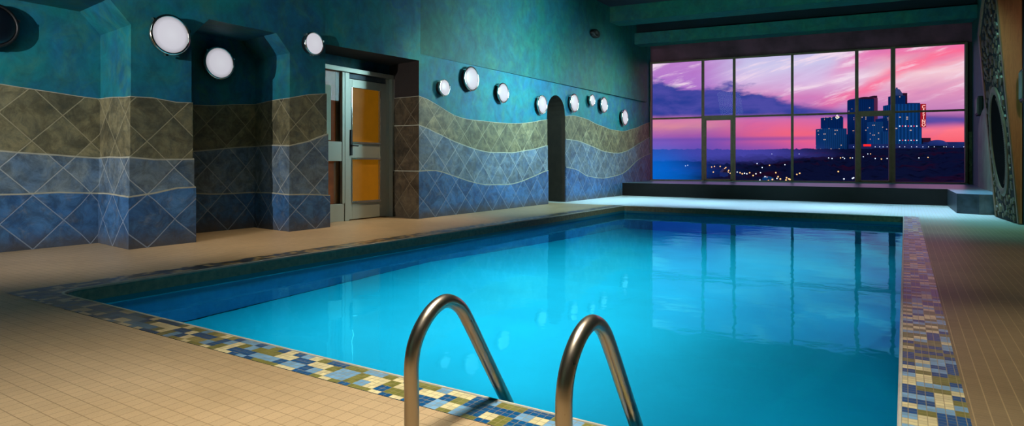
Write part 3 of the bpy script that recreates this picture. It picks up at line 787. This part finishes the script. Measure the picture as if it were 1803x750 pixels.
def tower(name, label, specs, base_px, base_py=264, d=DB):
    """specs: list of (partname, px0, px1, py_top, py_bottom, depth_m, material, extra)"""
    o = at(base_px, base_py, d); rt = empty(name, o, YAW); tag(rt, label, 'building'); k = d/F_PX
    for nm, x0, x1, yt, yb, dep, mat, ex in specs:
        b1 = MB(); X0, X1 = (x0-base_px)*k, (x1-base_px)*k; Z0, Z1 = (base_py-yb)*k, (base_py-yt)*k
        y0, y1 = ex if ex else (0, 0)
        b1.box(X0, y0, Z0, X1, y0+dep, Z1); b1.build(nm, mat, rt)
    return rt, k
BB = 272
tower('stepped_hotel', 'stepped dark hotel block at the left end of the skyline',
      [('wing', 1451, 1491, 226, BB, 22, M['tower_blue'], None), ('tower_block', 1458, 1487, 206, 227, 16, M['tower_navy'], (3, 0)), ('side_block', 1490, 1499, 236, BB, 16, M['tower_navy'], (4, 0)), ('roof_box', 1476, 1486, 204, 208, 10, M['maroon'], (4, 0))], 1472)
r_, k_ = tower('rounded_tower', 'tall dark hotel tower with a pale lit right side',
      [('shaft', 1511, 1539, 174, BB, 26, M['tower_navy'], None), ('side_slab', 1539, 1547, 172, BB, 24, M['tower_pale'], (2, 0)), ('stair_head', 1541, 1547, 168, 173, 10, M['maroon'], (3, 0))], 1526)
b_ = MB()   # barrel roof over the shaft
sg = 12; X0, X1 = (1511-1526)*k_, (1539-1526)*k_; zb = (264-174)*k_
arc = [(X0+(X1-X0)*i/sg, zb+2.6*math.sin(math.pi*i/sg)**.5) for i in range(sg+1)]
b_.quadv([(x, -.3, z) for x, z in arc]); b_.quadv([(x, 26, z) for x, z in arc])
for a, c in zip(arc[:-1], arc[1:]): b_.quadv([(a[0], -.3, a[1]), (c[0], -.3, c[1]), (c[0], 26, c[1]), (a[0], 26, a[1])])
b_.build('roof', M['maroon'], r_)
tower('low_hotel', 'lower blue hotel blocks stepping down between the two towers',
      [('front_block', 1531, 1548, 215, BB, 14, M['tower_blue'], (-8, 0)), ('lift_tower', 1548, 1558, 209, BB, 14, M['tower_navy'], (-6, 0)), ('wing', 1546, 1569, 232, BB, 14, M['tower_blue'], (-9, 0))], 1549, d=770)
# observation tower
o_ = at(1502, 270, 860); ob = empty('observation_tower', o_, 0); tag(ob, 'slim observation tower with flared top beside the rounded tower', 'tower')
b_ = MB(); b_.lathe_z([(4.0, 0), (3.0, 18), (3.0, 34)], 20); b_.build('shaft', M['tower_navy'], ob)
b_ = MB(); b_.lathe_z([(3.0, 34), (5.5, 38), (6.5, 46), (6.5, 52), (2, 53), (.3, 54)], 20); b_.build('pod', M['tower_navy'], ob)
# casino hotel
cs_, kc = tower('casino_hotel', 'tall blue striped casino hotel with green domed turret and red sign',
      [('main_block', 1576, 1623, 183, BB, 26, M['tower_casino'], None), ('turret_shaft', 1577, 1596, 168, 184, 14, M['tower_navy'], (2, 0)), ('lift_tower', 1594, 1601, 163, 184, 12, M['maroon'], (4, 0)), ('parapet', 1601, 1622, 181, 184, 12, M['tower_navy'], (2, 0))], 1600)
cx_ = (1586.5-1600)*kc
b_ = MB(); z0 = (264-168)*kc; b_.lathe_z([(7.2, z0-1), (7.6, z0), (6.6, z0+3), (3.4, z0+8.5), (1.2, z0+9.5), (1.0, z0+11), (.05, z0+11.5)], 8, c=(cx_, 9)); b_.build('turret_dome', M['copper'], cs_)
b_ = MB(); b_.box((1619.5-1600)*kc, -2.2, (264-224)*kc, (1628.5-1600)*kc, -1.2, (264-183)*kc)
sg_ = b_.build('sign_panel', M['sign_back'], cs_)
cu = bpy.data.curves.new('lettering', 'FONT'); cu.body = 'C\nA\nS\nI\nN\nO'; st = (224-186)*kc/6; cu.size = st*1.30; cu.space_line = 1/1.30; cu.align_x = 'CENTER'; cu.extrude = .15; cu.offset = .10
tmp = bpy.data.objects.new('lettering_curve', cu); COL.objects.link(tmp); bpy.context.view_layer.update()
lm = bpy.data.meshes.new_from_object(tmp.evaluated_get(bpy.context.evaluated_depsgraph_get())); bpy.data.objects.remove(tmp)
lm.materials.clear(); lm.materials.append(M['letter_glow'])
lo = bpy.data.objects.new('lettering', lm); COL.objects.link(lo); lo.parent = sg_; lo.location = ((1624-1600)*kc, -2.5, (264-185)*kc-.95*st); lo.rotation_euler = (math.pi/2, 0, 0)
for yy in (196, 222, 247):
    for q in range(7):
        b_ = MB(); xx = (1584+q*5-1600)*kc; zz = (264-yy)*kc; b_.box(xx-.5, -.6, zz-.6, xx+.5, -.1, zz+.6)
        b_.build('facade_lamp', M['red_glow'] if q % 2 else M['lamp_white'], cs_)
# podium and domed hall
rt, kp = tower('long_podium', 'long low blue casino podium with a row of white lamps',
      [('hall', 1500, 1716, 254, BB+6, 20, M['pod'], (-12, 0)), ('upper_hall', 1634, 1716, 250, 256, 14, M['pod'], (-4, 0))], 1600, d=770)
tower('flat_roofed_building', 'small flat roofed dark building right of the casino hotel', [('body', 1634, 1648, 242, BB, 20, M['maroon'], (10, 0)), ('roof_edge', 1630, 1656, 247, BB, 22, M['tower_navy'], (12, 0))], 1641)
o_ = at(1650, 257, 758); dm = MB(); dm.lathe_z([(11.5*math.cos(math.radians(a)), 7.5*math.sin(math.radians(a))) for a in range(0, 91, 10)], 28)
dm = dm.build('domed_roof', M['pod'], None, True); dm.location = o_; tag(dm, 'pale shallow dome rising over the low podium', 'dome')
b_ = MB(); b_.box(-4.5, -.3, -1.2, 4.5, .3, 1.4); ps = b_.build('lit_sign', M['red_glow']); ps.location = at(1527, 256, 752); ps.rotation_euler = (0, 0, YAW)
tag(ps, 'small pink red lit sign at the foot of the rounded tower', 'sign')
# lamps, one object each
def lamp_mesh(r, mat):
    b1 = MB(); b1.lathe_z([(.01, -r)]+[(r*math.cos(math.radians(a)), r*math.sin(math.radians(a))) for a in range(-60, 61, 30)]+[(.01, r)], 8)
    b1.tube([(0, 0, -r-4), (0, 0, -r)], .12, 5, 1)
    o = b1.build('street_lamp', [mat, M['black']]); return o.data, o
mw, ow = lamp_mesh(1., M['lamp_warm']); ml, ol = lamp_mesh(1., M['lamp_white'])
town = [(1207,292,0),(1211,291,0),(1253,294,1),(1258,293,1),(1256,303,1),(1268,293,1),(1273,299,1),(1276,297,1),(1278,295,1),(1279,302,1),(1282,303,1),(1283,300,1),(1286,305,1),(1288,301,1),
 (1298,303,0),(1303,304,1),(1307,306,1),(1311,305,0),(1315,306,0),(1320,304,1),(1326,309,1),(1331,306,0),(1333,288,0),(1342,295,0),(1339,304,0),(1347,311,0),(1351,313,1),(1338,317,0),(1353,318,1),(1357,320,1),
 (1360,316,1),(1364,319,1),(1366,304,1),(1368,314,0),(1370,311,1),(1374,315,1),(1382,290,0),(1385,313,1),(1389,315,1),(1391,316,1),(1384,317,1),(1403,307,1),(1408,305,1),(1407,271,0),(1359,271,0),(1355,291,1),
 (1459,278,0),(1465,279,0),(1480,278,1),(1484,277,0),(1487,279,0),(1497,278,1),(1501,278,0),(1514,277,1),(1520,276,0),(1528,271,0),(1533,271,1),(1541,279,0),(1552,280,1),(1562,279,0),(1486,315,0),(1501,314,0),(1503,313,0),(1618,278,0),(1634,277,1),(1476,302,1)]
podl = [1503,1511,1541,1549,1555,1562,1584,1593,1605,1614,1625,1635,1645,1662,1666,1679,1697]
fw = True; fl_ = True
def place_lamp(p, warm, s_, grp, lab):
    o = bpy.data.objects.new('street_lamp', mw if warm else ml); COL.objects.link(o); o.location = p; o.scale = (s_, s_, s_); tag(o, lab, 'lamp', grp)
for o in (ow, ol): bpy.data.objects.remove(o)
for px, py, wm in town:
    r = ray(px, py); p = None
    for dd in range(300, 760, 3):
        q = at(px, py, dd)
        if q.z < ground_h(q.x, q.y)+canopy(q.x, q.y)+2.5: p = at(px, py, dd-3); break
    if p is None: p = at(px, py, 735)
    left_ = px < 1430
    if wm: place_lamp(p, 1, .40, 'warm lamps in the valley', 'tiny warm orange lamp glowing among the dark trees of the valley')
    else: place_lamp(p, 0, .36, 'white lamps in the valley', 'tiny white lamp shining among the dark trees of the valley')
for px in podl: place_lamp(at(px, 258.5, 753), 0, .42, 'white lamps along the podium', 'small white lamp in the row along the low blue podium')
# riverside church / pavilion silhouettes among the lamps
for px, py, w1, h1, lab in ((1277, 300, 10, 7, 'small peaked chapel silhouette among warm town lights'), (1356, 312, 14, 3, 'low pale blue lit shed roof in the valley')):
    p = None
    for dd in range(300, 760, 3):
        q = at(px, py+h1, dd)
        if q.z < ground_h(q.x, q.y)+canopy(q.x, q.y)+1: p = at(px, py+h1, dd-4); kk = dd/F_PX; break
    if p:
        rr = empty('valley_building', p, YAW); tag(rr, lab, 'building')
        b1 = MB(); b1.box(-w1/2*kk, 0, -2, w1/2*kk, 5, h1*.5*kk); b1.build('body', M['tower_blue'] if h1 < 5 else M['pod'], rr)
        b1 = MB(); z1 = h1*.5*kk
        b1.quadv([(-w1/2*kk, 0, z1), (w1/2*kk, 0, z1), (0, 0, z1+h1*.9*kk)]); b1.quadv([(-w1/2*kk, 0, z1), (0, 0, z1+h1*.9*kk), (0, 5, z1+h1*.9*kk), (-w1/2*kk, 5, z1)]); b1.quadv([(w1/2*kk, 0, z1), (0, 0, z1+h1*.9*kk), (0, 5, z1+h1*.9*kk), (w1/2*kk, 5, z1)])
        b1.build('roof', M['tower_blue'] if h1 < 5 else M['black'], rr)
# mist over the river at the left
def mist(name, col, em, ab):
    m = bpy.data.materials.new(name); m.use_nodes = True; t = NT(m.node_tree); t.n.clear()
    out = t.new('ShaderNodeOutputMaterial'); co = t.new('ShaderNodeTexCoord').outputs['Object']; sp = t.sep(co)
    r2 = t.m('ADD', t.m('ADD', t.m('MULTIPLY', sp[0], sp[0]), t.m('MULTIPLY', sp[1], sp[1])), t.m('MULTIPLY', sp[2], sp[2]))
    f = t.m('POWER', t.m('MAXIMUM', t.m('SUBTRACT', 1., r2), 0.), 1.6)
    f = t.m('MULTIPLY', f, t.m('MULTIPLY_ADD', t.noise(co, 2.2, 3, .6), 2.2, -.25, clamp=False))
    f = t.m('MAXIMUM', f, 0.)
    e = t.new('ShaderNodeEmission'); e.inputs[0].default_value = lin(col); t.put(e.inputs[1], t.m('MULTIPLY', f, em))
    a = t.new('ShaderNodeVolumeAbsorption'); a.inputs[0].default_value = (0, 0, 0, 1); t.put(a.inputs[1], t.m('MULTIPLY', f, ab))
    ad = t.new('ShaderNodeAddShader'); t.l.new(e.outputs[0], ad.inputs[0]); t.l.new(a.outputs[0], ad.inputs[1]); t.l.new(ad.outputs[0], out.inputs['Volume']); return m
M['mist_a'] = mist('river_mist_dense', (0, 112, 224), .05, .05); M['mist_b'] = mist('river_mist_mid', (30, 80, 200), .016, .018); M['mist_c'] = mist('river_mist_thin', (76, 74, 180), .016, .016)
def puff(name, px, py, d_, rx, rz, mat, lab):
    mb = MB(); mb.lathe_z([(max(.001, math.sin(math.pi*i/16)), -math.cos(math.pi*i/16)) for i in range(17)], 24)
    o = mb.build(name, mat); o.location = at(px, py, d_); o.scale = (rx, rx*.7, rz); tag(o, lab, 'mist', kind='stuff')
puff('river_mist', 1135, 330, 340, 38, 36, M['mist_a'], 'bright blue mist plume rising at the left end of the valley')
puff('river_mist', 1175, 335, 400, 55, 36, M['mist_b'], 'paler blue mist billow around the bright plume')
puff('thin_mist', 1215, 280, 520, 90, 46, M['mist_c'], 'thin violet haze drifting up over the treeline at the left')
puff('thin_mist', 1310, 285, 600, 95, 30, M['mist_c'], 'low violet haze lying over the middle treeline')

# ------------------------------------------------------------------ dusk sky
wd = bpy.data.worlds.new('dusk_sky'); bpy.context.scene.world = wd; wd.use_nodes = True
t = NT(wd.node_tree); t.n.clear()
out = t.new('ShaderNodeOutputWorld'); bg = t.new('ShaderNodeBackground'); t.l.new(bg.outputs[0], out.inputs[0])
gen = t.new('ShaderNodeTexCoord').outputs['Generated']; s = t.sep(gen)
hyp = t.m('SQRT', t.m('ADD', t.m('MULTIPLY', s[0], s[0]), t.m('MULTIPLY', s[1], s[1])))
az = t.m('ARCTAN2', s[0], s[1]); el = t.m('DIVIDE', s[2], t.m('MAXIMUM', hyp, .001))
def U(px): return math.atan((px-CX)/F_PX)-YAW
def V(px, py): return (HY-py)/F_PX*math.cos(math.atan((px-CX)/F_PX))
U0, U1, VM = U(1100), U(1750), .22
un = t.m('DIVIDE', t.m('SUBTRACT', az, U0), U1-U0, clamp=False)
vn = t.m('DIVIDE', el, VM)
def uu(px): return (U(px)-U0)/(U1-U0)
def vv_(px, py): return V(px, py)/VM
def curve(pts, f=un):
    n = t.new('ShaderNodeFloatCurve'); cm = n.mapping.curves[0]
    P = [(uu(px), max(0, min(1, vv_(px, py)))) for px, py in pts]
    cm.points[0].location = P[0]; cm.points[1].location = P[-1]
    for p in P[1:-1]: cm.points.new(*p)
    n.mapping.update(); t.put(n.inputs['Value'], f); return n.outputs[0]
vec = t.comb(un, vn)
nz = t.noise(t.comb(t.m('MULTIPLY', un, 5.), t.m('MULTIPLY', vn, 7.)), 1.6, 6, .58, .3)
nzc = t.m('MULTIPLY', t.m('SUBTRACT', nz, .5), 1.)
fine = t.noise(t.comb(t.m('MULTIPLY', un, 3.), t.m('MULTIPLY_ADD', vn, 7., t.m('MULTIPLY', un, -4.))), 1.8, 6, .6, .4)
vj = t.m('MULTIPLY_ADD', nzc, .05, vn)
def vr(py, px=1450): return V(px, py)/VM
left = t.ramp(vj, [(0, lin((120, 70, 150))), (vr(262, 1250), lin((168, 84, 168))), (vr(250, 1250), lin((168, 88, 176))), (vr(238, 1250), lin((208, 100, 160))), (vr(222, 1250), lin((240, 150, 150))), (vr(208, 1250), lin((226, 130, 170))),
                   (vr(190, 1250), lin((170, 110, 190))), (vr(150, 1250), lin((176, 116, 204))), (vr(110, 1250), lin((190, 130, 206))), (1, lin((140, 110, 200)))])
midr = t.ramp(vj, [(0, lin((200, 70, 130))), (vr(262), lin((226, 92, 150))), (vr(235), lin((240, 100, 130))), (vr(215), lin((222, 104, 158))), (vr(195), lin((180, 116, 190))), (vr(170), lin((214, 130, 190))), (vr(140), lin((218, 190, 230))), (vr(110), lin((206, 200, 236))), (vr(90), lin((196, 190, 232))), (1, lin((150, 130, 210)))])
right = t.ramp(vj, [(0, lin((240, 80, 100))), (vr(255, 1650), lin((248, 96, 112))), (vr(228, 1650), lin((255, 120, 136))), (vr(212, 1650), lin((190, 100, 160))), (vr(195, 1650), lin((196, 128, 186))), (vr(160, 1650), lin((226, 150, 190))), (vr(125, 1650), lin((246, 206, 216))), (vr(105, 1650), lin((240, 176, 196))), (vr(85, 1650), lin((238, 128, 164))), (1, lin((170, 110, 190)))])
c = t.mix(t.smooth(un, uu(1220), uu(1330)), left, midr)
c = t.mix(t.smooth(un, uu(1440), uu(1600)), c, right)
# pink diagonal sweep rising to the right
dl = t.m('SUBTRACT', t.m('MULTIPLY_ADD', nzc, .10, vn), curve([(1150, 215), (1400, 200), (1500, 165), (1600, 118), (1690, 88), (1749, 75)]))
band = t.m('SUBTRACT', 1., t.smooth(t.m('ABSOLUTE', dl), 0., .07))
band = t.m('MULTIPLY', band, t.smooth(un, uu(1380), uu(1540)))
c = t.mix(t.m('MULTIPLY', band, t.m('MULTIPLY_ADD', fine, .9, .3), clamp=True), c, lin((255, 92, 140)))
dl2 = t.m('SUBTRACT', t.m('MULTIPLY_ADD', nzc, .12, vn), curve([(1150, 60), (1430, 140), (1500, 110), (1540, 90), (1749, 60)]))
b2 = t.m('MULTIPLY', t.m('SUBTRACT', 1., t.smooth(t.m('ABSOLUTE', dl2), .0, .10)), t.smooth(un, uu(1430), uu(1510)))
c = t.mix(t.m('MULTIPLY', b2, .65), c, lin((236, 106, 176)))
# pale streaks
c = t.mix(t.m('MULTIPLY', t.m('MULTIPLY', t.smooth(fine, .50, .66), .9), t.smooth(vn, vr(200), vr(160))), c, lin((246, 222, 238)))
c = t.mix(t.m('MULTIPLY', t.smooth(fine, .50, .34), .15), c, lin((170, 90, 176)))
# slate blue cloud bank
e1 = t.m('SUBTRACT', t.m('MULTIPLY_ADD', nzc, t.m('MULTIPLY_ADD', t.smooth(un, uu(1330), uu(1500)), -.24, .30), curve([(1100, 138), (1160, 140), (1230, 152), (1300, 150), (1400, 178), (1500, 194), (1600, 196), (1690, 198), (1749, 200)])), vn)
e2 = t.m('SUBTRACT', vn, t.m('MULTIPLY_ADD', nzc, .03, curve([(1100, 208), (1230, 208), (1400, 206), (1500, 210), (1570, 224), (1690, 221), (1749, 221)])))
cl = t.m('MULTIPLY', t.smooth(e1, -.015, .05), t.smooth(e2, -.02, .035))
dens = t.m('MULTIPLY', cl, t.m('MULTIPLY_ADD', t.smooth(un, uu(1400), uu(1570)), -.08, .99))
cc = t.mix(t.smooth(nz, .35, .65), lin((38, 60, 148)), lin((74, 74, 164)))
c = t.mix(dens, c, cc)
# warm glow gap and a thin violet streak close to the horizon at left
g_ = t.m('MULTIPLY', t.m('SUBTRACT', 1., t.smooth(t.m('ABSOLUTE', t.m('SUBTRACT', vn, vr(245, 1300))), .0, .022)), t.m('SUBTRACT', 1., t.smooth(un, uu(1380), uu(1560))))
c = t.mix(t.m('MULTIPLY', g_, .6), c, lin((130, 72, 160)))
c = t.mix(t.smooth(el, -.002, -.02), c, lin((14, 16, 40)))
t.put(bg.inputs[0], c); bg.inputs[1].default_value = 1.0

# ------------------------------------------------------------------ lights
def area(name, loc, tgt, size, power, col, sy=None, spread=180):
    l = bpy.data.lights.new(name, 'AREA'); l.energy = power; l.color = col; l.size = size; l.spread = math.radians(spread)
    if sy: l.shape = 'RECTANGLE'; l.size_y = sy
    o = bpy.data.objects.new(name, l); COL.objects.link(o); o.location = loc
    o.rotation_euler = (Vector(tgt)-Vector(loc)).to_track_quat('-Z', 'Y').to_euler(); return o
def spot(name, loc, tgt, power, col, ang, blend=.8, rad=.1):
    l = bpy.data.lights.new(name, 'SPOT'); l.energy = power; l.color = col; l.spot_size = math.radians(ang); l.spot_blend = blend; l.shadow_soft_size = rad
    o = bpy.data.objects.new(name, l); COL.objects.link(o); o.location = loc
    o.rotation_euler = (Vector(tgt)-Vector(loc)).to_track_quat('-Z', 'Y').to_euler(); return o
WARM = (1, .76, .48); COOL = (.55, .85, 1)  # no ceiling fixtures are seen; the room spots and washes below are added
area('deck_light', (-1.0, 1.9, 4.9), (-1.35, 1.0, 0),   .9, 54, (1, .93, .80), spread=64)
spot('side_deck_spot', (-5.6, 5.0, 4.9), (-6.0, 5.0, 0), 420, (1, .80, .54), 48, 1., .0)
spot('door_spot', (-5.4, 8.0, 4.9), (-6.7, 7.4, 0), 480, (1, .80, .54), 44, 1., .0)
spot('right_deck_spot', (1.1, 3.6, 4.9), (.75, 3.4, 0), 520, (1, .90, .72), 44, 1., .0)
for x in (-5.2, -2.4, .2): spot('far_deck_spot', (x, 14.0, 4.6), (x, 14.1, 0), 1600, (.36, .72, 1), 58, 1., .0)
spot('far_right_spot', (.5, 11.2, 4.6), (.5, 11.2, 0), 620, (.25, .85, .9), 66, 1., .0)
spot('mid_right_spot', (.8, 7.0, 4.9), (.3, 7.0, 0), 210, (1, .92, .70), 60, 1., .0)
spot('rear_fill', (-2.5, .3, 4.6), (-2.5, -3.2, 1.4), 420, (1, .86, .68), 80, .9, .0)  # added to light the back wall that the rails reflect
spot('pier_wash', (-4.1, -1.6, 2.5), (-7.0, 4.6, 1.35), 90, (.9, .92, 1), 62, .8, .0)
spot('jamb_wash', (-4.9, -2.4, 2.2), (-7.2, 4.4, 1.35), 1500, (1, .93, .90), 50, .8, .0)
area('wall_wash', (-3.2, 10.8, 3.0), (-6.65, 10.9, 2.2), 1.6, 150, (.55, .92, 1), sy=1.2, spread=104)  # added over the pool to imitate its teal glow on the wall
area('far_wall_wash', (-3.8, 15.6, 3.2), (-6.65, 15.0, 1.7), 1.4, 60, (.6, .95, .9), spread=100)
area('upper_wash', (-3.0, .5, 4.4), (-6.85, 4.5, 3.0), 1.6, 20, (.6, .92, .95), spread=140)
area('high_wash', (-3.2, 9.6, 4.2), (-6.65, 9.6, 3.9), 1.6, 6, (.6, .92, .95), spread=120)
spot('beam_wash', (-2.4, 9.0, 1.2), (-2.4, 17.0, 4.7), 650, (.35, .95, .7), 80, .9, .0)  # added light imitating pool glow on the beam faces
area('panel_wash', (-.4, 14.6, 2.4), (1.46, 15.4, 1.3), .6, 9, (.6, 1, .85), spread=90)
spot('timber_spot', (1.15, 7.0, 3.0), (1.35, 11.6, 1.9), 100, (1, .80, .52), 44, .9, .1)
for x, y in ((-.6, 3.2), (-.6, 6.0), (-.6, 9.2)):
    area('underwater_lamp', (x+.45, y, -.55), (-3.6, y+.6, -1.4), .3, 30, (.75, .97, 1), spread=170)
area('pool_glow', (-3.0, 6.8, -.3), (-3.0, 6.8, -3), 3.0, 120, (.8, .97, 1), sy=8.)

# ------------------------------------------------------------------ camera
cd = bpy.data.cameras.new('camera'); cam = bpy.data.objects.new('camera', cd); COL.objects.link(cam)
cam.location = (0, 0, CAM_H); cam.rotation_euler = (math.pi/2, 0, YAW)
cd.sensor_width = 36; cd.lens = 36*F_PX/1803; cd.shift_y = -88/1803; cd.clip_end = 4000; cd.clip_start = .05
sc = bpy.context.scene; sc.camera = cam
sc.view_settings.view_transform = 'Standard'; sc.view_settings.look = 'None'
sc.cycles.use_denoising = True; sc.cycles.max_bounces = 8; sc.cycles.transparent_max_bounces = 12; sc.cycles.caustics_reflective = False; sc.cycles.caustics_refractive = False
sc.cycles.sample_clamp_indirect = 3
